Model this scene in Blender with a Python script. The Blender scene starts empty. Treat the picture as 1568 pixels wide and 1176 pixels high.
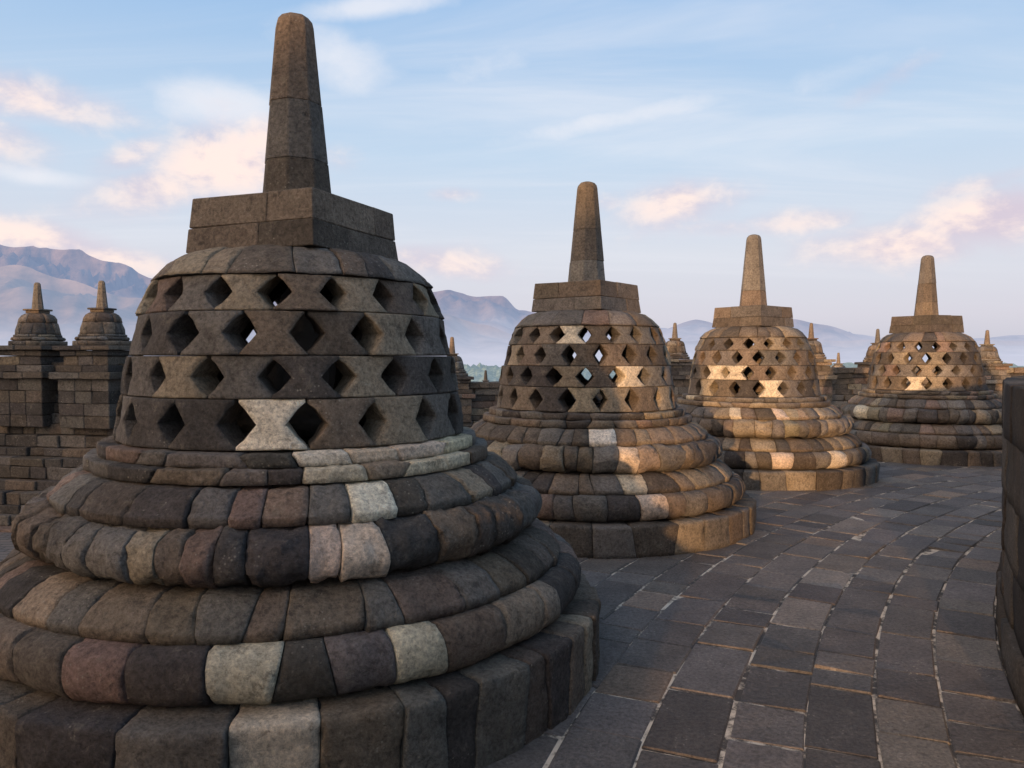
import bpy, bmesh, math, random
from math import sin, cos, pi, radians, atan2, sqrt
from mathutils import Vector, noise, Matrix

F=1178.0; HX=784.0; HY=588.0; EYE=1.6; PITCH=radians(1.95)
CEN=(13.2,-1.64)       # centre of the round terraces
scene=bpy.context.scene

# ------------------------------------------------------------ node helpers
def nn(nt,t,**k):
    n=nt.nodes.new(t)
    for a,b in k.items(): setattr(n,a,b)
    return n
def L(nt,a,b): nt.links.new(a,b)
def math_(nt,op,a,b=None,clamp=False):
    n=nn(nt,'ShaderNodeMath',operation=op,use_clamp=clamp)
    for i,v in enumerate((a,b)):
        if v is None: continue
        if isinstance(v,(int,float)): n.inputs[i].default_value=v
        else: L(nt,v,n.inputs[i])
    return n.outputs[0]
def maprange(nt,v,a,b,c,d,smooth=False):
    n=nn(nt,'ShaderNodeMapRange')
    if smooth: n.interpolation_type='SMOOTHSTEP'
    L(nt,v,n.inputs[0])
    for i,x in enumerate((a,b,c,d)): n.inputs[i+1].default_value=x
    return n.outputs[0]
def mixc(nt,fac,a,b,mode='MIX'):
    n=nn(nt,'ShaderNodeMix',data_type='RGBA',blend_type=mode)
    if isinstance(fac,(int,float)): n.inputs[0].default_value=fac
    else: L(nt,fac,n.inputs[0])
    for i,v in ((6,a),(7,b)):
        if isinstance(v,tuple): n.inputs[i].default_value=(v[0],v[1],v[2],1)
        else: L(nt,v,n.inputs[i])
    return n.outputs[2]
def noise_(nt,vec,scale,detail=4,rough=.6,dist=0):
    n=nn(nt,'ShaderNodeTexNoise'); L(nt,vec,n.inputs['Vector'])
    n.inputs['Scale'].default_value=scale; n.inputs['Detail'].default_value=detail
    n.inputs['Roughness'].default_value=rough; n.inputs['Distortion'].default_value=dist
    return n.outputs['Fac']
def newmat(name):
    m=bpy.data.materials.new(name); m.use_nodes=True; nt=m.node_tree
    b=nt.nodes['Principled BSDF']; return m,nt,b

def stone_mat(name,bump=.7,dist=.012,rough=.92,tint=(1,1,1),lich=.35,s=1.0,dark=.5):
    m,nt,b=newmat(name)
    at=nn(nt,'ShaderNodeAttribute',attribute_name='Col')
    tc=nn(nt,'ShaderNodeTexCoord'); v=tc.outputs['Object']
    n1=noise_(nt,v,3.2*s,4,.68); n2=noise_(nt,v,48*s,6,.8); n4=noise_(nt,v,13*s,6,.76,.3)
    c=mixc(nt,1.0,at.outputs['Color'],tint,'MULTIPLY')
    f=math_(nt,'MULTIPLY',maprange(nt,n1,.25,.75,.70,1.27),maprange(nt,n2,.32,.68,.45,1.55))
    comb=nn(nt,'ShaderNodeCombineColor')
    for i in range(3): L(nt,f,comb.inputs[i])
    c=mixc(nt,1.0,c,comb.outputs[0],'MULTIPLY')
    lf=maprange(nt,n4,.55,.67,0,lich,True)
    c=mixc(nt,lf,c,(.28,.255,.20))
    df=maprange(nt,n4,.45,.35,0,dark,True)
    c=mixc(nt,df,c,(.037,.034,.030))
    vo=nn(nt,'ShaderNodeTexVoronoi'); L(nt,v,vo.inputs['Vector']); vo.inputs['Scale'].default_value=40*s
    sp=math_(nt,'MULTIPLY',maprange(nt,vo.outputs['Distance'],.10,.22,1,0),maprange(nt,n1,.5,.62,0,.6))
    c=mixc(nt,sp,c,(.42,.40,.33))
    L(nt,c,b.inputs['Base Color'])
    b.inputs['Roughness'].default_value=rough
    b.inputs['Specular IOR Level'].default_value=.25
    vp=nn(nt,'ShaderNodeTexVoronoi'); L(nt,v,vp.inputs['Vector']); vp.inputs['Scale'].default_value=85*s
    pit=maprange(nt,vp.outputs['Distance'],0,.34,0,1,True)
    h=math_(nt,'ADD',math_(nt,'MULTIPLY',n2,1.5),math_(nt,'MULTIPLY',pit,.28))
    h=math_(nt,'ADD',h,math_(nt,'MULTIPLY',n4,1.6))
    bp=nn(nt,'ShaderNodeBump'); bp.inputs['Strength'].default_value=bump; bp.inputs['Distance'].default_value=dist
    L(nt,h,bp.inputs['Height']); L(nt,bp.outputs[0],b.inputs['Normal'])
    return m

M_STONE=stone_mat('andesite_stone',bump=1.0,dist=.016,lich=.34,dark=.48)
M_FAR=stone_mat('andesite_weathered',bump=.8,dist=.035,s=.5,dark=.75,lich=.25)
M_PAVE=stone_mat('paving_stone',bump=.75,dist=.010,rough=.58,lich=.16,dark=.4,tint=(1.06,1.0,.92))
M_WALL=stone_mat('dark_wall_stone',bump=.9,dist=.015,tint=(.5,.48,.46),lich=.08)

# ------------------------------------------------------------ mesh builder
class MB:
    def __init__(s): s.v=[]; s.f=[]; s.c=[]; s.sm=[]
    def add(s,vs,fs,col,smooth=False):
        o=len(s.v); s.v.extend(vs); s.c.extend([col]*len(vs))
        for f in fs: s.f.append(tuple(i+o for i in f)); s.sm.append(smooth)
    def build(s,name,mat,parent=None,loc=None,recalc=True):
        me=bpy.data.meshes.new(name); me.from_pydata([tuple(v) for v in s.v],[],s.f)
        ca=me.color_attributes.new('Col','FLOAT_COLOR','POINT')
        flat=[]
        for c in s.c: flat.extend((c[0],c[1],c[2],1))
        ca.data.foreach_set('color',flat)
        me.polygons.foreach_set('use_smooth',s.sm)
        if recalc:
            bm=bmesh.new(); bm.from_mesh(me); bmesh.ops.recalc_face_normals(bm,faces=bm.faces); bm.to_mesh(me); bm.free()
        me.materials.append(mat); me.update()
        ob=bpy.data.objects.new(name,me); scene.collection.objects.link(ob)
        if parent: ob.parent=parent
        if loc: ob.location=loc
        return ob
def empty(name,loc=(0,0,0)):
    e=bpy.data.objects.new(name,None); e.location=loc; e.empty_display_size=.3
    scene.collection.objects.link(e); return e

CHAR=(.082,.076,.070); GREY=(.163,.153,.136); BROWN=(.178,.146,.112); PINK=(.215,.160,.128); TAN=(.28,.24,.175); CREAM=(.64,.57,.43); WHITE=(.85,.79,.64); DBR=(.115,.099,.080)
PAL=[(CHAR,16),(GREY,36),(BROWN,22),(PINK,5),(TAN,12),(DBR,16),(CREAM,.4)]
def pick(rng,pal=PAL):
    t=rng.uniform(0,sum(w for _,w in pal))
    for c,w in pal:
        t-=w
        if t<=0: break
    k=rng.uniform(.8,1.22); return tuple(x*k*rng.uniform(.985,1.015) for x in c)

def bevel_hexa(mb,f,size,bev,col,jit=0,rng=None):
    e=[min(.3,bev/max(s_,1e-4)) for s_ in size]
    vid={}; vs=[]
    for cx in (0,1):
        for cy in (0,1):
            for cz in (0,1):
                c=(cx,cy,cz)
                cj=Vector((rng.uniform(-jit,jit),rng.uniform(-jit,jit),rng.uniform(-jit,jit))) if jit else Vector((0,0,0))
                for ax in range(3):
                    u=[(e[i] if c[i]==0 else 1-e[i]) for i in range(3)]
                    u[ax]=c[ax]
                    p=Vector(f(*u))+cj
                    vid[(c,ax)]=len(vs); vs.append(p)
    fs=[]
    for ax in range(3):
        o=[i for i in range(3) if i!=ax]
        for s_ in (0,1):
            q=[]
            for a,b in ((0,0),(1,0),(1,1),(0,1)):
                c=[0,0,0]; c[ax]=s_; c[o[0]]=a; c[o[1]]=b; q.append(vid[(tuple(c),ax)])
            fs.append(q)
    for ax in range(3):
        o=[i for i in range(3) if i!=ax]
        for a in (0,1):
            for b in (0,1):
                c0=[0,0,0]; c0[o[0]]=a; c0[o[1]]=b; c1=list(c0); c1[ax]=1
                fs.append([vid[(tuple(c0),o[0])],vid[(tuple(c1),o[0])],vid[(tuple(c1),o[1])],vid[(tuple(c0),o[1])]])
    for cx in (0,1):
        for cy in (0,1):
            for cz in (0,1):
                c=(cx,cy,cz); fs.append([vid[(c,0)],vid[(c,1)],vid[(c,2)]])
    mb.add(vs,fs,col)

def round_profile(P,rad,step):
    out=[]
    n=len(P)
    for i,p in enumerate(P):
        p=Vector(p)
        if 0<i<n-1:
            a=Vector(P[i-1])-p; b=Vector(P[i+1])-p
            if a.angle(b)<radians(140):
                r=min(rad,a.length*.4,b.length*.4)
                A=p+a.normalized()*r; B=p+b.normalized()*r
                out+= [A,(A+B)/2*.55+p*.45,B]; continue
        out.append(p)
    res=[out[0]]
    for a,b in zip(out,out[1:]):
        k=max(1,int((b-a).length/step))
        for j in range(1,k+1): res.append(a.lerp(b,j/k))
    return res

def ring_layer(mb,P,width,rng,depth=.12,seg=.04,step=.03,bev=.006,amp=.004,a_from=0,a_to=2*pi,gap=.0016,joff=.006,over=(),pal=PAL,cx=0,cy=0,rad=.012,wvar=.48):
    prof=round_profile(P,rad,step)
    N=[]
    for i in range(len(prof)):
        a=prof[max(0,i-1)]; b=prof[min(len(prof)-1,i+1)]
        t=(b-a); t=t.normalized() if t.length>0 else Vector((0,1)); N.append(Vector((t.y,-t.x)))
    rm=max(p[0] for p in P)
    tot=(a_to-a_from)*rm
    w=[]
    while sum(w)<tot: w.append(width*rng.uniform(1-wvar,1+wvar))
    k=tot/sum(w); a=a_from; st=rng.uniform(0,6.28) if a_to-a_from>6.2 else 0
    so=rng.uniform(0,50)
    blocks=[]
    for x in w:
        da=x*k/rm; blocks.append([a+st,a+st+da,pick(rng,pal)]); a+=da
    for az,col in over:
        for b_ in blocks:
            if ((az-b_[0])%(2*pi))<(b_[1]-b_[0]):
                b_[2]=tuple(c*rng.uniform(.95,1.05) for c in col)
    zmid=(P[0][1]+max(p[1] for p in P))/2; zh=max(.02,max(p[1] for p in P)-P[0][1])
    nb=len(blocks)
    leans=[rng.uniform(-.025,.025)/rm for _ in range(nb)] if a_to-a_from>6.2 else [0]*nb
    for bi,(a0,a1,col) in enumerate(blocks):
        g=gap/rm; be=bev/rm*rng.uniform(.7,2.2)
        A0=a0+g; A1=a1-g
        l0=leans[bi]; l1=leans[(bi+1)%nb]
        ns=max(2,int((A1-A0)*rm/seg))
        cols=[(A0,bev),(A0+be*.4,bev*.35),(A0+be,0)]+[(A0+be+(A1-A0-2*be)*j/ns,0) for j in range(1,ns)]+[(A1-be,0),(A1-be*.4,bev*.35),(A1,bev)]
        ro=rng.uniform(-joff,joff); tilt=rng.uniform(-joff,joff)/(A1-A0)*.9
        zo=rng.uniform(-.0015,.0015)
        vs=[]; m=len(prof)+2
        for ci,(an0,ins) in enumerate(cols):
            rr=ro+tilt*(an0-(A0+A1)/2)
            tt=(an0-A0)/(A1-A0); le=l0*(1-tt)+l1*tt
            row=[(prof[0]+Vector((-depth,0)),Vector((0,0)))]+[(p,n_) for p,n_ in zip(prof,N)]+[(prof[-1]+Vector((-.02,0)),Vector((0,0)))]
            for q,(p,n_) in enumerate(row):
                an=an0+le*(p.y-zmid)/zh*2
                r=p.x-ins*n_.x+rr; z=p.y-ins*n_.y+zo
                if n_.length>0 and amp>0:
                    x=r*cos(an); y=r*sin(an)
                    d=noise.noise(Vector((x*7+so,y*7,z*7)))*amp*1.6+noise.noise(Vector((x*22,y*22+so,z*22)))*amp*1.2
                    if ins>0: d-=max(0,noise.noise(Vector((x*13,y*13,z*13+so))))*amp*5.5
                    r+=n_.x*d; z+=n_.y*d
                vs.append((cx+r*cos(an),cy+r*sin(an),z))
        fs=[]
        for i in range(len(cols)-1):
            for j in range(m-1):
                fs.append((i*m+j,(i+1)*m+j,(i+1)*m+j+1,i*m+j+1))
        mb.add(vs,fs,col,True)
        mb.add(vs[:m],[tuple(range(m))],col); mb.add(vs[-m:],[tuple(range(m))],col)

def lathe(mb,P,n,col,smooth=True,cx=0,cy=0,rot=0):
    vs=[];fs=[]
    for i in range(n):
        a=2*pi*i/n+rot
        for r,z in P: vs.append((cx+r*cos(a),cy+r*sin(a),z))
    m=len(P)
    for i in range(n):
        k=(i+1)%n
        for j in range(m-1): fs.append((i*m+j,k*m+j,k*m+j+1,i*m+j+1))
    mb.add(vs,fs,col,smooth)

DR=[(1.195,.890),(1.30,.875),(1.42,.858),(1.61,.828),(1.72,.807),(1.81,.782),(1.90,.748),(1.98,.708)]
def dome_r(z):
    for (a,ra),(b,rb) in zip(DR,DR[1:]):
        if z<=b: return ra+(rb-ra)*(z-a)/(b-a)
    return DR[-1][1]

def torus_prof(r0,bul,z0,z1,n=12,pw=.75):
    return [(r0+bul*(sin(pi*i/n)**pw),(z0+z1)/2-(z1-z0)/2*cos(pi*i/n)) for i in range(n+1)]

def make_stupa(seed,q,h0,over={},yaw=0,rough_amp=1.0):
    rng=random.Random(seed)
    seg=(.03,.06,.10)[q]; step=(.022,.04,.06)[q]; amp=(.0062,.0068,.0075)[q]*rough_amp
    dz=h0-.34
    S=lambda P:[(r,z+dz) for r,z in P]
    base=MB()
    kw=dict(seg=seg,step=step)
    O=lambda k: over.get(k,())
    ring_layer(base,[(1.615,-.05),(1.62,h0-.004),(1.40,h0)],.27,rng,amp=amp,over=O('slab'),rad=.022,joff=.016,**kw)
    ring_layer(base,S(torus_prof(1.42,.105,.345,.552)),.22,rng,amp=amp,over=O('torus1'),joff=.010,**kw)
    ring_layer(base,S([(1.41,.554),(1.415,.592),(1.395,.612),(1.35,.655),(1.27,.692),(1.10,.705)]),.215,rng,amp=amp,over=O('lotus'),rad=.01,joff=.009,**kw)
    ring_layer(base,S(torus_prof(1.165,.14,.708,.925)),.20,rng,amp=amp*2.8,over=O('torus2'),joff=.014,**kw)
    ring_layer(base,S([(1.175,.928),(1.18,.968),(1.155,.985),(1.125,1.02),(1.06,1.06),(.92,1.07)]),.21,rng,amp=amp,over=O('plate'),rad=.008,joff=.010,**kw)
    ring_layer(base,S([(1.025,1.072),(1.025,1.132),(.90,1.135)]),.24,rng,amp=amp,over=O('step1'),rad=.01,**kw)
    ring_layer(base,S([(.965,1.137),(.965,1.192),(.66,1.196)]),.25,rng,amp=amp,over=O('step2'),rad=.01,**kw)
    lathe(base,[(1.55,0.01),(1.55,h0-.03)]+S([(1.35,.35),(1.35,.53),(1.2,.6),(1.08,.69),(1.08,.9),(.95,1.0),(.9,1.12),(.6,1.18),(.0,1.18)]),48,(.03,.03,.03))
    dome=MB(); n=18; th=.17
    zb=[1.198,1.42,1.61,1.81,1.98]
    nu=(6,4,3)[q]
    for row in range(4):
        z0,z1=zb[row]+dz,zb[row+1]+dz
        off=(row%2)*pi/n+yaw
        for k in range(n):
            ac=off+2*pi*k/n+rng.uniform(-.010,.010)
            col=pick(rng,[(CHAR,16),(GREY,28),(BROWN,20),(PINK,4),(TAN,10),(DBR,20)])
            for az,cc in O('row%d'%row):
                if abs(((az-ac+pi)%(2*pi))-pi)<pi/n: col=cc
            W=pi/n-.0015/.85; s=rng.uniform(.03,.085); nf=rng.uniform(.42,.52)
            sk=rng.uniform(-.06,.06)
            vv=[0,.02,s,.2,.35,.5,.65,.8,1-s,.98,1]
            ro=rng.uniform(-.012,.012); H=z1-z0; G=.0015
            tl=rng.uniform(-.010,.010)
            front=[]
            us=[-1,-.95]+[-.95+1.9*j/nu for j in range(1,nu)]+[.95,1]
            for v in vv:
                t=0 if (v<=s or v>=1-s) else (1-abs(2*v-1))/(1-2*s)
                row_=[]
                for u in us:
                    w=W*(1-nf*t)*(1+sk*(2*v-1))
                    z=z0+G+(H-2*G)*v
                    be=.006 if (abs(u)==1 or v in (0,1)) else 0
                    r=dome_r(z-dz)+ro-be+tl*u
                    an=ac+u*w
                    d=(noise.noise(Vector((r*cos(an)*8+seed,r*sin(an)*8,z*8)))*1.6+noise.noise(Vector((r*cos(an)*25+seed,r*sin(an)*25,z*25))))*amp
                    if be: d-=max(0,noise.noise(Vector((r*cos(an)*14,r*sin(an)*14,z*14+seed))))*amp*3.5
                    row_.append((( r+d)*cos(an),(r+d)*sin(an),z))
                front.append(row_)
            m=len(us); vs=[p for r_ in front for p in r_]; fs=[]
            for i in range(len(vv)-1):
                for j in range(m-1): fs.append((i*m+j,i*m+j+1,(i+1)*m+j+1,(i+1)*m+j))
            dome.add(vs,fs,col,True)
            def back(p):
                r=sqrt(p[0]**2+p[1]**2); k_=(r-th)/r; return (p[0]*k_,p[1]*k_,p[2])
            per=[front[0][j] for j in range(m)]+[front[i][m-1] for i in range(1,len(vv))]+[front[-1][j] for j in range(m-2,-1,-1)]+[front[i][0] for i in range(len(vv)-2,0,-1)]
            bk=[back(p) for p in per]; c=len(per)
            dome.add(per+bk,[(i,(i+1)%c,c+(i+1)%c,c+i) for i in range(c)],col)
            bvs=[back(p) for r_ in front for p in (r_[0],r_[-1])]
            dome.add(bvs,[(2*i,2*i+1,2*i+3,2*i+2) for i in range(len(vv)-1)],col)
    ring_layer(dome,S([(.718,1.983),(.70,2.005),(.65,2.06),(.58,2.105),(.50,2.132),(.30,2.14)]),.26,rng,amp=amp,over=O('cap'),depth=.2,rad=.01,**kw)
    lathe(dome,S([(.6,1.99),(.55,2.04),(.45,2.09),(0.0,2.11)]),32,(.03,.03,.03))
    har=MB()
    zz=[2.135+dz,2.262+dz,2.415+dz]
    for li in range(2):
        z0,z1=zz[li]+.0005,zz[li+1]-.0005
        hs0=.398-.013*li; hs1=hs0-.012
        cuts=[-1,rng.uniform(-.3,.3),1]; cy=[-1,rng.uniform(-.5,.5),1]
        for i in range(len(cuts)-1):
            for j in range(2):
                def f(u,v,w,a=cuts[i],b=cuts[i+1],c=cy[j],d=cy[j+1],z0=z0,z1=z1):
                    h=hs0+(hs1-hs0)*w
                    x=(a+(b-a)*u)*h; y=(c+(d-c)*v)*h
                    return (x+(.0007 if u<.5 else -.0007),y+(.0007 if v<.5 else -.0007),z0+(z1-z0)*w)
                bevel_hexa(har,f,(.4,.4,.14),.005,pick(rng,[(GREY,15),(BROWN,35),(DBR,50)]),jit=.003,rng=rng)
    sp=MB()
    zs=[2.41+dz,2.64+dz,2.95+dz,3.36+dz]
    tp=3.43+dz
    def rs(z): return .185+( .092-.185)*(z-zs[0])/(tp-zs[0])
    for a,b in zip(zs,zs[1:]):
        col=pick(rng,[(GREY,20),(BROWN,45),(DBR,30)])
        ox,oy=rng.uniform(-.003,.003),rng.uniform(-.003,.003)
        P=[(rs(a)-.004,a),(rs(a),a+.004),(rs(b),b-.004),(rs(b)-.004,b)]
        if b==zs[-1]: P=P[:2]+[(rs(b),b),(rs(b)*.93,b+.03),(rs(b)*.72,b+.055),(rs(b)*.35,b+.068),(0,b+.072)]
        vs=[];fs=[];angs=[]
        for i in range(8):
            for d in (-.22,.22): angs.append(2*pi*(i+.5)/8+ d*.16)
        for an in angs:
            for r,z in P: vs.append((ox+r*cos(an)*1.03,oy+r*sin(an)*1.03,z))
        m=len(P)
        for i in range(16):
            k=(i+1)%16
            for j in range(m-1): fs.append((i*m+j,k*m+j,k*m+j+1,i*m+j+1))
        sp.add(vs,fs,col)
    return base,dome,har,sp

BUD=None
def buddha(parent,z):
    global BUD
    if BUD is None:
        bm=bmesh.new()
        def sph(c,s):
            r=bmesh.ops.create_uvsphere(bm,u_segments=16,v_segments=10,radius=1)
            for v in r['verts']: v.co=Vector((v.co.x*s[0]+c[0],v.co.y*s[1]+c[1],v.co.z*s[2]+c[2]))
        sph((0,0,.08),(.40,.30,.10)); sph((-.27,-.1,.11),(.17,.16,.09)); sph((.27,-.1,.11),(.17,.16,.09))
        sph((0,.03,.30),(.17,.12,.24)); sph((0,.02,.46),(.235,.12,.10)); sph((-.23,0,.34),(.06,.07,.17)); sph((.23,0,.34),(.06,.07,.17))
        sph((-.2,-.12,.2),(.06,.14,.06)); sph((.2,-.12,.2),(.06,.14,.06)); sph((0,-.22,.2),(.12,.06,.04))
        sph((0,.02,.57),(.065,.065,.07)); sph((0,0,.68),(.095,.105,.125)); sph((0,.02,.80),(.045,.045,.04)); sph((-.1,.01,.67),(.015,.03,.06)); sph((.1,.01,.67),(.015,.03,.06)); sph((0,-.105,.67),(.015,.02,.03))
        me=bpy.data.meshes.new('buddha_statue'); bm.to_mesh(me); bm.free()
        m,nt,b=newmat('buddha_stone'); b.inputs['Base Color'].default_value=(.12,.11,.10,1); b.inputs['Roughness'].default_value=.9
        tc=nn(nt,'ShaderNodeTexCoord'); h=noise_(nt,tc.outputs['Object'],30); bp=nn(nt,'ShaderNodeBump'); bp.inputs['Distance'].default_value=.01; L(nt,h,bp.inputs['Height']); L(nt,bp.outputs[0],b.inputs['Normal'])
        me.materials.append(m); BUD=me
    ob=bpy.data.objects.new('buddha_statue',BUD); scene.collection.objects.link(ob)
    md=ob.modifiers.new('r','REMESH'); md.mode='VOXEL'; md.voxel_size=.02; md.use_smooth_shade=True
    ob.parent=parent; ob.location=(0,0,z)
    return ob

POS=[(-1.16,4.18),(.745,7.7),(3.375,10.8),(6.93,12.9)]
def az_of(px,r,i):
    cx,cy=POS[i]; dx=(px-HX)/F; d=Vector((dx,1)); d.normalize()
    c=Vector((cx,cy)); t=d.dot(c); h2=r*r-(c-d*t).length_squared
    if h2<0: h2=0
    p=d*(t-sqrt(h2)); return atan2(p.y-cy,p.x-cx)
def OV(i,d,R):
    ang=atan2(POS[i][1]-CEN[1],POS[i][0]-CEN[0])
    return {k:[(az_of(px,R[k],i)-ang,c) for px,c in v] for k,v in d.items()}
RR=dict(slab=1.62,torus1=1.52,lotus=1.38,torus2=1.29,plate=1.15,step1=1.02,step2=.965,row0=.875,row1=.84,row2=.81,row3=.75,cap=.62)
ov0=OV(0,dict(slab=[(425,CREAM),(310,PINK),(205,GREY),(540,BROWN),(90,CHAR),(635,GREY),(740,CHAR),(800,GREY),(860,CHAR)],
  torus1=[(215,CREAM),(348,CREAM),(637,CREAM),(145,PINK),(285,CHAR),(430,CHAR),(545,GREY),(710,BROWN),(800,TAN),(840,TAN)],
  lotus=[(405,PINK),(235,BROWN),(320,GREY),(490,BROWN),(770,BROWN),(60,TAN),(570,GREY),(650,CHAR),(700,BROWN)],
  torus2=[(502,CREAM),(572,CREAM),(350,CHAR),(250,BROWN),(640,CHAR),(410,CHAR),(700,BROWN),(760,CHAR)],
  plate=[(597,WHITE),(385,PINK),(465,PINK),(315,GREY),(230,CHAR),(535,GREY),(720,TAN),(650,CHAR)],
  step1=[(525,CREAM),(600,TAN),(660,CREAM),(350,GREY),(440,CHAR),(710,CREAM)],
  step2=[(520,WHITE),(590,CREAM),(645,CREAM),(690,CREAM),(340,GREY),(430,CHAR)],
  row0=[(425,WHITE),(610,TAN),(530,BROWN),(300,CHAR),(220,CHAR)],
  row1=[(560,TAN),(380,GREY),(480,CHAR),(290,TAN)],
  row2=[(320,GREY),(430,BROWN),(610,TAN),(525,DBR)],
  row3=[(380,TAN),(560,TAN),(470,BROWN),(290,GREY)]),RR)
ov1=OV(1,dict(plate=[(912,WHITE)],torus2=[(955,CREAM),(900,BROWN),(1010,TAN)],lotus=[(975,CREAM),(1080,TAN)],torus1=[(985,CREAM),(1020,CREAM)],row0=[(935,TAN)],row1=[(955,CREAM)],row3=[(855,CREAM)]),RR)
ov2=OV(2,dict(plate=[(1130,CREAM),(1200,CREAM),(1235,TAN)],torus1=[(1190,CREAM),(1285,CREAM)],torus2=[(1150,TAN),(1220,TAN)],slab=[(1250,TAN)],row0=[(1165,CREAM)],row1=[(1110,CREAM)],row3=[(1180,TAN)]),RR)
ov3=OV(3,dict(torus2=[(1330,TAN)],row0=[(1400,CREAM)],row2=[(1385,TAN)],lotus=[(1350,TAN)]),RR)
PARAM=[(11,0,.34,ov0),(22,1,.215,ov1),(33,2,.23,ov2),(44,2,.25,ov3)]
def place(meshes,x,y,z=0,withb=True,h0=.3):
    ang=atan2(y-CEN[1],x-CEN[0])
    e=empty('perforated_stupa',(x,y,z)); e.rotation_euler=(0,0,ang)
    obs=[]
    for nm,mb in zip(('stepped_base','perforated_dome','harmika_block','spire'),meshes):
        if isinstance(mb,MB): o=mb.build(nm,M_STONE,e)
        else:
            o=bpy.data.objects.new(nm,mb); scene.collection.objects.link(o); o.parent=e
        obs.append(o)
    if withb:
        b=buddha(e,1.19+h0-.34); b.rotation_euler=(0,0,pi/2)
    return [o.data for o in obs]
for i,(seed,q,h0,ov) in enumerate(PARAM):
    ms=make_stupa(seed,q,h0,ov)
    saved=place(ms,POS[i][0],POS[i][1],(0,.04,.0,-.03)[i],i==0,h0)
for a in (173.5,96.0):
    ra=radians(a); place(saved,CEN[0]+15.5*cos(ra),CEN[1]+15.5*sin(ra),0,False)

# ------------------------------------------------------------ paving
rng=random.Random(5)
pv=MB(); r=12.02
while r<17.35:
    w=.30*rng.uniform(.85,1.18); a=radians(84)+rng.uniform(0,.02)
    while a<radians(215):
        l=rng.choice((rng.uniform(.22,.40),rng.uniform(.34,.66)))/r
        g=.0042
        zt=rng.uniform(-.005,.003); tx=rng.uniform(-.006,.006); ty=rng.uniform(-.006,.006)
        r0,r1,a0,a1=r+g,r+w-g,a+g/r,a+l-g/r
        jr=rng.uniform(-.008,.008)
        def f(u,v,w_,r0=r0+jr,r1=r1+jr*.5,a0=a0,a1=a1):
            R=r0+(r1-r0)*u; A=a0+(a1-a0)*v
            return (CEN[0]+R*cos(A),CEN[1]+R*sin(A),-.04+w_*(.04+zt+tx*(u-.5)+ty*(v-.5)))
        col=pick(rng,[((.130,.125,.122),50),((.098,.094,.092),28),((.16,.15,.137),16),((.19,.155,.125),6),((.23,.225,.21),2)])
        bevel_hexa(pv,f,(w,l*r,.04),.008,col,jit=.004,rng=rng)
        a+=l
    r+=w
pv.build('stone_paving',M_PAVE)

m,nt,b=newmat('joint_sand'); tc=nn(nt,'ShaderNodeTexCoord')
c=mixc(nt,maprange(nt,noise_(nt,tc.outputs['Object'],4.5,6,.75),.44,.58,0,1,True),(.06,.056,.05),(.60,.52,.40)); L(nt,c,b.inputs['Base Color']); b.inputs['Roughness'].default_value=1
def disc_sector(name,r0,r1,z,mat,a0=0,a1=360,n=180):
    vs=[];fs=[]
    for i in range(n+1):
        a=radians(a0+(a1-a0)*i/n)
        vs+=[(CEN[0]+r0*cos(a),CEN[1]+r0*sin(a),z),(CEN[0]+r1*cos(a),CEN[1]+r1*sin(a),z)]
    for i in range(n): fs.append((2*i,2*i+1,2*i+3,2*i+2))
    me=bpy.data.meshes.new(name); me.from_pydata(vs,[],fs); me.materials.append(mat)
    o=bpy.data.objects.new(name,me); scene.collection.objects.link(o); return o
disc_sector('terrace_ground',11.7,17.4,-.008,m)
wl=MB(); rng=random.Random(8)
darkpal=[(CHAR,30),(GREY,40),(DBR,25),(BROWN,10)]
for z0,z1,rr in ((0,.2,12.02),(.2,.5,11.99),(.5,.82,12.0),(.82,1.16,11.995),(1.16,1.46,12.01)):
    ring_layer(wl,[(rr,z0+.001),(rr,z1-.001),(rr-.35,z1)],.5,rng,amp=.006,seg=.12,step=.06,a_from=radians(80),a_to=radians(225),cx=CEN[0],cy=CEN[1],depth=.3,pal=darkpal,joff=.008)
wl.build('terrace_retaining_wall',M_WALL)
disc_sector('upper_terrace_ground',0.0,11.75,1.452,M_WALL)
ow=MB()
for z0,z1,rr in ((-1.8,-1.5,17.7),(-1.5,-1.2,17.55),(-1.2,-.9,17.5),(-.9,-.6,17.5),(-.6,-.3,17.5),(-.3,.0,17.6)):
    ring_layer(ow,[(rr,z0+.002),(rr,z1-.002),(rr-.4,z1)],.45,rng,amp=.006,seg=.25,step=.2,a_from=radians(80),a_to=radians(225),cx=CEN[0],cy=CEN[1],depth=.3,pal=darkpal,joff=.014)
ow.build('terrace_edge_wall',M_FAR)
m,nt,b=newmat('plateau_stone'); tc=nn(nt,'ShaderNodeTexCoord')
br=nn(nt,'ShaderNodeTexBrick'); L(nt,tc.outputs['Object'],br.inputs['Vector']); br.inputs['Scale'].default_value=1.4
br.inputs['Color1'].default_value=(.10,.10,.10,1); br.inputs['Color2'].default_value=(.16,.14,.12,1); br.inputs['Mortar'].default_value=(.04,.04,.04,1)
L(nt,br.outputs[0],b.inputs['Base Color']); b.inputs['Roughness'].default_value=.95
disc_sector('lower_plateau_ground',17.3,46,-1.8,m,0,360)

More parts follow.
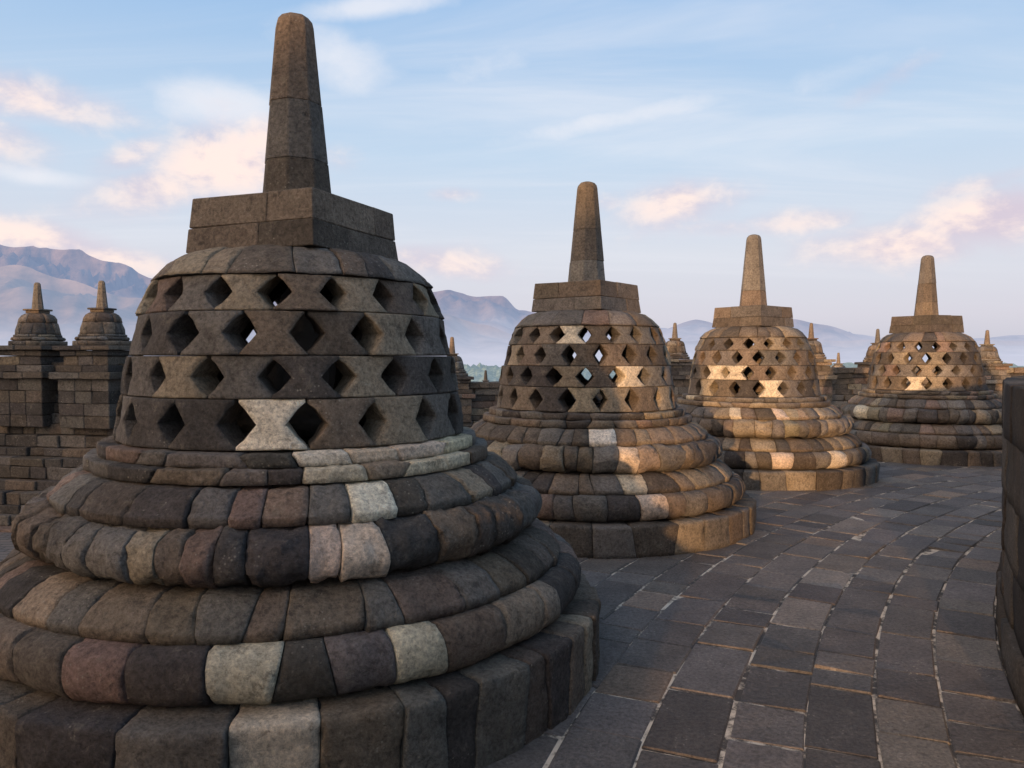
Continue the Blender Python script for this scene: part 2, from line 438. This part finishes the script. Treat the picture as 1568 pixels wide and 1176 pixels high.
# ------------------------------------------------------------ balustrades with small bell stupas
def wall_run(mb,p0,p1,courses,rng,length=.55,thick=.5,pal=PAL):
    p0=Vector(p0);p1=Vector(p1); d=(p1-p0); Ln=d.length; d.normalize(); nrm=Vector((d.y,-d.x))
    for z0,z1,off in courses:
        s=0
        while s<Ln:
            l=min(length*rng.uniform(.5,1.6),Ln-s)
            if Ln-s-l<.1: l=Ln-s
            o=off+rng.uniform(-.05,.05)
            def f(u,v,w,s=s,l=l,o=o):
                q=p0+d*(s+.002+(l-.004)*u)+nrm*(o-thick*(1-v))
                return (q.x,q.y,z0+.0015+(z1-z0-.003)*w)
            bevel_hexa(mb,f,(l,thick,z1-z0),.018,pick(rng,pal),jit=.014,rng=rng)
            s+=l
def mini_stupa(x,y,z,s=1.0,rot=.3,rng=random.Random(3)):
    mb=MB()
    c1=pick(rng,[(GREY,1),(BROWN,1),(TAN,.4)])
    sc=lambda P:[(r*s,zz*s) for r,zz in P]
    for P,w in (([(.56,0),(.56,.10),(.4,.105)],.3),([(.50,.105)]+torus_prof(.46,.06,.11,.19,6)+[(.35,.195)],.3),([(.47,.195),(.47,.24),(.3,.245)],.3),
          ([(.44,.245),(.425,.35),(.40,.45),(.385,.5)],.33),([(.385,.505),(.365,.59),(.32,.66),(.25,.705),(.1,.72)],.33)):
        ring_layer(mb,sc(P),w,rng,amp=.007,seg=.08,step=.05,depth=.1,pal=[(GREY,3),(BROWN,3),(DBR,2),(CHAR,2),(TAN,.6)])
    h=.17*s
    for z0,z1,k in ((.715,.77,1.0),(.77,.81,1.22)):
        bevel_hexa(mb,lambda u,v,w:((u*2-1)*h*k,(v*2-1)*h*k,(z0+(z1-z0)*w)*s),(.3,.3,.06),.012,pick(rng))
    lathe(mb,sc([(.12,.81),(.115,.83),(.07,1.3),(.065,1.36),(.04,1.395),(0,1.4)]),8,c1,False)
    o=mb.build('bell_stupa',M_FAR); o.location=(x,y,z); o.rotation_euler=(0,0,rot); return o
def pedestal(mb,x,y,zt,w,rng,dirn,zb,pal=PAL):
    d=Vector((cos(dirn),sin(dirn))); n=Vector((d.y,-d.x))
    z=zt; specs=[(.10,1.12),(.12,.96),(.20,.88),(.14,1.05),(.14,1.2)]
    while z>zb:
        h,k=specs.pop(0) if specs else (.26,1.0+rng.uniform(-.02,.02))
        hw=w*k/2
        nb=rng.choice((2,3))
        for i in range(nb):
            a=-hw+2*hw*i/nb; b2=-hw+2*hw*(i+1)/nb
            def f(u,v,w_):
                q=Vector((x,y))+d*(a+.002+(b2-a-.004)*u)+n*(-hw+2*hw*v)
                return (q.x,q.y,z-h+.0015+(h-.003)*w_)
            bevel_hexa(mb,f,(2*hw/nb,2*hw,h),.014,pick(rng,pal),jit=.008,rng=rng)
        z-=h
def balustrade(p0,p1,ztop,zbot,minis,seed,spread=0,pal=PAL,minis_on=True):
    rng=random.Random(seed); mb=MB()
    cs=[]; z=ztop-.25; k=0
    offs=[.12,.04,.0,.0,.06,.14,.22]
    while z>zbot:
        h=rng.uniform(.17,.27); o=offs[k] if k<len(offs) else .22+spread*(k-6)*.16+ (0.12 if k%3==0 else 0)
        cs.append((z-h,z,o)); z-=h; k+=1
    wall_run(mb,p0,p1,cs,rng,thick=.9,pal=pal)
    d=Vector(p1)-Vector(p0); an=atan2(d.y,d.x)
    for (x,y,zt,sc) in minis:
        pedestal(mb,x,y,zt,1.2*sc,rng,an,ztop-1.4,pal)
        mini_stupa(x,y,zt,sc,an,rng)
    mb.build('gallery_balustrade',M_FAR)
K=lambda c,k:tuple(x*k for x in c)
PALD=[(K(CHAR,.8),34),(K(GREY,.75),28),(K(DBR,.8),24),(K(BROWN,.8),10),(K(PINK,.7),2),(K(TAN,.8),3)]
balustrade((-19,18.4),(-7.2,16.2),1.75,-2.6,[(-10.45,17.0,1.86,1.0),(-8.82,16.6,1.86,1.0),(-12.6,17.4,1.86,1.0),(-14.6,17.8,1.86,1.0)],1,spread=1,pal=PALD)
balustrade((-7.2,16.2),(-6.4,24),1.5,-2.0,[],2,pal=PALD)
balustrade((-6.4,24),(4.2,26.4),1.05,-2.0,[(-1.96,25.2,1.0,.92),(-5,24.5,1.0,.92)],3,pal=PALD)
balustrade((4.2,26.8),(22,27.6),1.5,-2.0,[(5.75,27.2,1.55,.92),(10.6,27.3,1.55,.92),(13.1,27.6,1.45,.85),(16.9,27.4,1.4,.85),(8.2,27.3,1.5,.9),(19.5,27.6,1.45,.9)],4,pal=PAL)
balustrade((-10,38),(28,38.5),.1,-2.5,[(-1.3,38,-.2,.85),(2.5,38,-.2,.9),(16.2,38.2,.6,.9),(6.5,38,.2,.9),(12,38,.3,.9)],5,pal=PAL)
rng=random.Random(77); gw=MB()  # unseen wall added far behind the camera to shade stupas and left balustrade
cs=[]; z=-8
while z<5.3:
    cs.append((z,z+.5,.1 if z>4.6 else 0)); z+=.5
wall_run(gw,(-46,-30),(-11.9,-30),cs,rng,length=1.3,thick=1.2,pal=PALD)
gw.build('added_shade_wall',M_FAR)

# ------------------------------------------------------------ landscape
m,nt,b=newmat('plain_painted_mist'); tc=nn(nt,'ShaderNodeTexCoord')
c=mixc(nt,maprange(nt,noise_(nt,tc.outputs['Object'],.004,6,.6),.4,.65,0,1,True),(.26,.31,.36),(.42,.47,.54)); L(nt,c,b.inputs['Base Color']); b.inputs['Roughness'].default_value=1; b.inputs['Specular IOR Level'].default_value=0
b.inputs['Emission Color'].default_value=(.54,.59,.72,1); b.inputs['Emission Strength'].default_value=.62  # mist over the plain is put into its pale colour and emission
me=bpy.data.meshes.new('plain_ground'); S=16000
me.from_pydata([(-S,-S,-30),(S,-S,-30),(S,S,-30),(-S,S,-30)],[],[(0,1,2,3)]); me.materials.append(m)
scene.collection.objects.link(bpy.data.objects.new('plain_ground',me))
mbx=MB(); lathe(mbx,[(45.9,-1.79),(47,-6),(60,-8),(62,-14),(120,-30.2)],64,(.12,.12,.11),False,CEN[0],CEN[1]); mbx.build('monument_slope',M_FAR)
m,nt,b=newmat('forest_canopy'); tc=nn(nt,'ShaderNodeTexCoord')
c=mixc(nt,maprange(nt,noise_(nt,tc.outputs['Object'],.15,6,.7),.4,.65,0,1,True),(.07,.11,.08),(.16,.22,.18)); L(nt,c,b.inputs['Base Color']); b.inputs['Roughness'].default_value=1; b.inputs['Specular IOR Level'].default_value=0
b.inputs['Emission Color'].default_value=(.45,.55,.66,1); b.inputs['Emission Strength'].default_value=.38  # bluish emission stands in for haze over the trees
vs=[];fs=[];NA=420;ND=60
for i in range(NA+1):
    a=radians(-50+100*i/NA)
    for j in range(ND+1):
        D=130*(10**(j/ND)); x=D*sin(a); y=D*cos(a)
        h=-26+9*abs(noise.noise(Vector((x*.05,y*.05,0))))+10*noise.noise(Vector((x*.012,y*.012,3)))+5*noise.noise(Vector((x*.2,y*.2,7)))+12*(j/ND)
        if j==0: h=-31
        vs.append((x,y,h))
for i in range(NA):
    for j in range(ND):
        o=i*(ND+1)+j; fs.append((o,o+1,o+ND+2,o+ND+1))
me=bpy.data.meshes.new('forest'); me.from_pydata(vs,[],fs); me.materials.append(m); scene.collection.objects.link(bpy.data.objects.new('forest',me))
def mount(name,D,pts,depth,colA,colB,air,zm,seed,rough=1.0,airs=.5):
    m,nt,b=newmat(name+'_mat'); tc=nn(nt,'ShaderNodeTexCoord'); sep=nn(nt,'ShaderNodeSeparateXYZ'); L(nt,tc.outputs['Object'],sep.inputs[0])
    z=math_(nt,'ADD',sep.outputs[2],math_(nt,'MULTIPLY',noise_(nt,tc.outputs['Object'],.0012,4,.6),zm*.7))
    f=maprange(nt,z,zm*.1,zm*1.5,0,1,True)
    n2=maprange(nt,noise_(nt,tc.outputs['Object'],.006,6,.7),.35,.65,.5,1.4)
    c=mixc(nt,f,colB,colA); hs=nn(nt,'ShaderNodeHueSaturation'); L(nt,c,hs.inputs['Color']); L(nt,n2,hs.inputs['Value'])
    L(nt,hs.outputs[0],b.inputs['Base Color']); b.inputs['Roughness'].default_value=1; b.inputs['Specular IOR Level'].default_value=0
    # haze painted onto the slopes as emission, stronger towards the foot
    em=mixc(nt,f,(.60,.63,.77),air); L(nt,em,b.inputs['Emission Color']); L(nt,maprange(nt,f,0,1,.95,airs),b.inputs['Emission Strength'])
    vs=[];fs=[];NA=520;ND=36
    for i in range(NA+1):
        px=-500+2600*i/NA
        y=pts[0][1]
        for (xa,ya),(xb,yb) in zip(pts,pts[1:]):
            if xa<=px<=xb:
                t=(px-xa)/(xb-xa); t=t*t*(3-2*t); y=ya+(yb-ya)*t
        if px>pts[-1][0]: y=pts[-1][1]
        top=EYE+(548-y)/F*D
        bear=atan2(px-HX,F)
        for j in range(ND+1):
            t=j/ND; dd=(D-depth*(1-t))/cos(bear)
            x=dd*sin(bear); yy=dd*cos(bear)
            e=t**1.5
            nz=noise.fractal(Vector((x*.0016+seed,yy*.0016,seed)),1.0,2.0,6)*rough
            rid=1-abs(noise.noise(Vector((x*.0035,yy*.0012+seed,0))))*.5-abs(noise.noise(Vector((x*.009,yy*.003+seed,4))))*.15
            h=-30+(top+30)*e*(.9+.1*rid if t>.98 else rid)+nz*D*.009*(1 if t<1 else .35)
            vs.append((x,yy,h if t>0 else -60))
    for i in range(NA):
        for j in range(ND):
            o=i*(ND+1)+j; fs.append((o,o+1,o+ND+2,o+ND+1))
    me=bpy.data.meshes.new(name); me.from_pydata(vs,[],fs); me.polygons.foreach_set('use_smooth',[True]*len(fs)); me.materials.append(m)
    scene.collection.objects.link(bpy.data.objects.new(name,me))
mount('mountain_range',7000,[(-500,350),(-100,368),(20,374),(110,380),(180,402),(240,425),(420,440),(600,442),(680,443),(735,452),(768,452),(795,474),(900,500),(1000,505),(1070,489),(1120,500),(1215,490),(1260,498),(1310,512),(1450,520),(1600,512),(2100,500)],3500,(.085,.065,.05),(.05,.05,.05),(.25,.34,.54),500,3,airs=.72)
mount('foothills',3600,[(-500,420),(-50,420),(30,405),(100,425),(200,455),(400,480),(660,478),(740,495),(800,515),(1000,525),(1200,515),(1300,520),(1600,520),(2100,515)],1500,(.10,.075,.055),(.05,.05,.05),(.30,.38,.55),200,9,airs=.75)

# ------------------------------------------------------------ sun, sky
EL=radians(3.6); AZ=radians(19)
td=Vector((sin(AZ)*cos(EL),cos(AZ)*cos(EL),-sin(EL)))
sl=bpy.data.lights.new('sun','SUN'); sl.energy=5.0; sl.angle=radians(.7); sl.color=(1,.56,.27)
so=bpy.data.objects.new('sun',sl); so.rotation_euler=td.to_track_quat('-Z','Y').to_euler(); so.location=(-5,-20,15); scene.collection.objects.link(so)
w=bpy.data.worlds.new('World'); scene.world=w; w.use_nodes=True; nt=w.node_tree
bg=nt.nodes['Background']; ST=.1; bg.inputs['Strength'].default_value=ST
sky=nn(nt,'ShaderNodeTexSky'); sky.sky_type='NISHITA'; sky.sun_disc=False; sky.sun_elevation=EL; sky.sun_rotation=atan2(-td.x,-td.y)
tc=nn(nt,'ShaderNodeTexCoord'); D=tc.outputs['Generated']
sep=nn(nt,'ShaderNodeSeparateXYZ'); L(nt,D,sep.inputs[0]); Z=sep.outputs[2]
rp=nn(nt,'ShaderNodeValToRGB'); L(nt,Z,rp.inputs[0]); e=rp.color_ramp.elements
stops=[(0,(.64,.66,.78)),(.05,(.76,.75,.87)),(.13,(.80,.83,.94)),(.25,(.62,.78,.98)),(.42,(.38,.61,.94)),(.75,(.27,.44,.72))]
e[0].position=0; e[0].color=(*stops[0][1],1); e[1].position=stops[-1][0]; e[1].color=(*stops[-1][1],1)
for p,c in stops[1:-1]:
    x=e.new(p); x.color=(*c,1)
def scale(c,k):
    n=nn(nt,'ShaderNodeVectorMath',operation='SCALE'); L(nt,c,n.inputs[0])
    n.inputs['Scale'].default_value=k; return n.outputs[0]
base=mixc(nt,.85,sky.outputs[0],scale(rp.outputs[0],1/ST))
def cdir(px,py):
    v=Vector(((px-HX)/F,1,(HY-py)/F)); v.rotate(Matrix.Rotation(-PITCH,3,'X')); return v.normalized()
def dotv(v):
    n=nn(nt,'ShaderNodeVectorMath',operation='DOT_PRODUCT'); L(nt,D,n.inputs[0]); n.inputs[1].default_value=v; return n.outputs['Value']
def blobs(lst):
    tot=None
    for px,py,sx,sy,am,tilt in lst:
        c=cdir(px,py); rt=Vector((c.y,-c.x,0)).normalized(); up=rt.cross(c)
        if up.z<0: up=-up
        ct,st_=cos(radians(tilt)),sin(radians(tilt)); r2=rt*ct+up*st_; u2=up*ct-rt*st_
        a=math_(nt,'MULTIPLY',dotv(r2),F/sx); b_=math_(nt,'MULTIPLY',dotv(u2),F/sy)
        s_=math_(nt,'ADD',math_(nt,'MULTIPLY',a,a),math_(nt,'MULTIPLY',b_,b_))
        g=math_(nt,'MULTIPLY',math_(nt,'EXPONENT',math_(nt,'MULTIPLY',s_,-1.0)),am)
        tot=g if tot is None else math_(nt,'MAXIMUM',tot,g)
    return tot
mp=nn(nt,'ShaderNodeMapping'); L(nt,D,mp.inputs[0]); mp.inputs['Scale'].default_value=(1,1,1.7)
nA=noise_(nt,mp.outputs[0],7,7,.56,.25); nB=noise_(nt,mp.outputs[0],16,6,.6,.2)
nC=math_(nt,'ADD',math_(nt,'MULTIPLY',nA,.6),math_(nt,'MULTIPLY',nB,.4))
puff=blobs([(350,250,120,58,1.5,8),(400,215,60,34,1.3,20),(240,290,110,40,1.15,20),(75,155,120,38,1.25,-5),(20,215,80,34,.95,0),(210,235,70,28,1.0,25),(1030,312,115,42,1.15,5),(930,310,50,22,.9,0),(1525,335,110,46,1.6,5),(1400,372,170,34,1.25,0),(1230,340,100,24,.95,0),(1500,285,80,18,.9,10),(690,297,50,14,.85,0),(30,362,140,28,1.4,-6),(140,392,170,26,1.25,-8),(680,405,130,30,1.15,-6),(640,385,60,20,.9,0),(1350,130,90,20,.8,25),(520,240,60,30,.7,0),(1100,350,90,20,.8,-5)])
dp=maprange(nt,math_(nt,'ADD',puff,math_(nt,'MULTIPLY',nC,2.0)),1.25,2.5,0,.93,True)
shade=math_(nt,'ADD',nB,math_(nt,'MULTIPLY',puff,.16))
cc=mixc(nt,maprange(nt,shade,.52,.78,0,1,True),tuple(x/ST for x in (.70,.61,.71)),tuple(x/ST for x in (1.08,.88,.80)))
zz=math_(nt,'ADD',Z,.12); cx_=math_(nt,'DIVIDE',sep.outputs[0],zz); cy_=math_(nt,'DIVIDE',sep.outputs[1],zz)
cb=nn(nt,'ShaderNodeCombineXYZ'); L(nt,cx_,cb.inputs[0]); L(nt,cy_,cb.inputs[1])
mp2=nn(nt,'ShaderNodeMapping'); L(nt,cb.outputs[0],mp2.inputs[0]); mp2.inputs['Rotation'].default_value=(0,0,.5); mp2.inputs['Scale'].default_value=(.35,1.5,1)
ci=maprange(nt,noise_(nt,mp2.outputs[0],1.1,6,.6,.6),.42,.8,0,.55,True)
stre=blobs([(950,180,190,22,.9,8),(520,95,90,50,.8,-20),(580,8,110,18,1.1,10),(350,165,120,36,1.0,0),(60,270,80,14,.8,0),(760,90,120,40,.5,20),(1300,110,300,24,.45,12)])
ci2=maprange(nt,math_(nt,'ADD',stre,math_(nt,'MULTIPLY',nC,1.6)),1.0,1.9,0,.75,True)
ci=math_(nt,'MAXIMUM',math_(nt,'MULTIPLY',ci,maprange(nt,Z,.05,.2,0,1)),ci2)
c1=mixc(nt,ci,base,tuple(x/ST for x in (.90,.90,.95)))
c2=mixc(nt,dp,c1,cc)
# warm fill glow added behind left of the camera, off the sun's direction
sd=math_(nt,'MAXIMUM',dotv(Vector((-.78,-.56,.29)).normalized()),0.0)
gl=math_(nt,'MULTIPLY',math_(nt,'POWER',sd,6.0),.6)
c3=mixc(nt,gl,c2,tuple(x/ST for x in (7.6,4.9,2.9)))
L(nt,c3,bg.inputs['Color'])

# ------------------------------------------------------------ camera
cam=bpy.data.cameras.new('camera'); cam.sensor_width=36; cam.lens=F/1568*36; cam.clip_end=40000; cam.clip_start=.05
co=bpy.data.objects.new('camera',cam); co.location=(0,0,EYE); co.rotation_euler=(pi/2-PITCH,0,0); scene.collection.objects.link(co)
scene.camera=co
scene.view_settings.view_transform='Standard'; scene.view_settings.look='None'; scene.view_settings.exposure=0
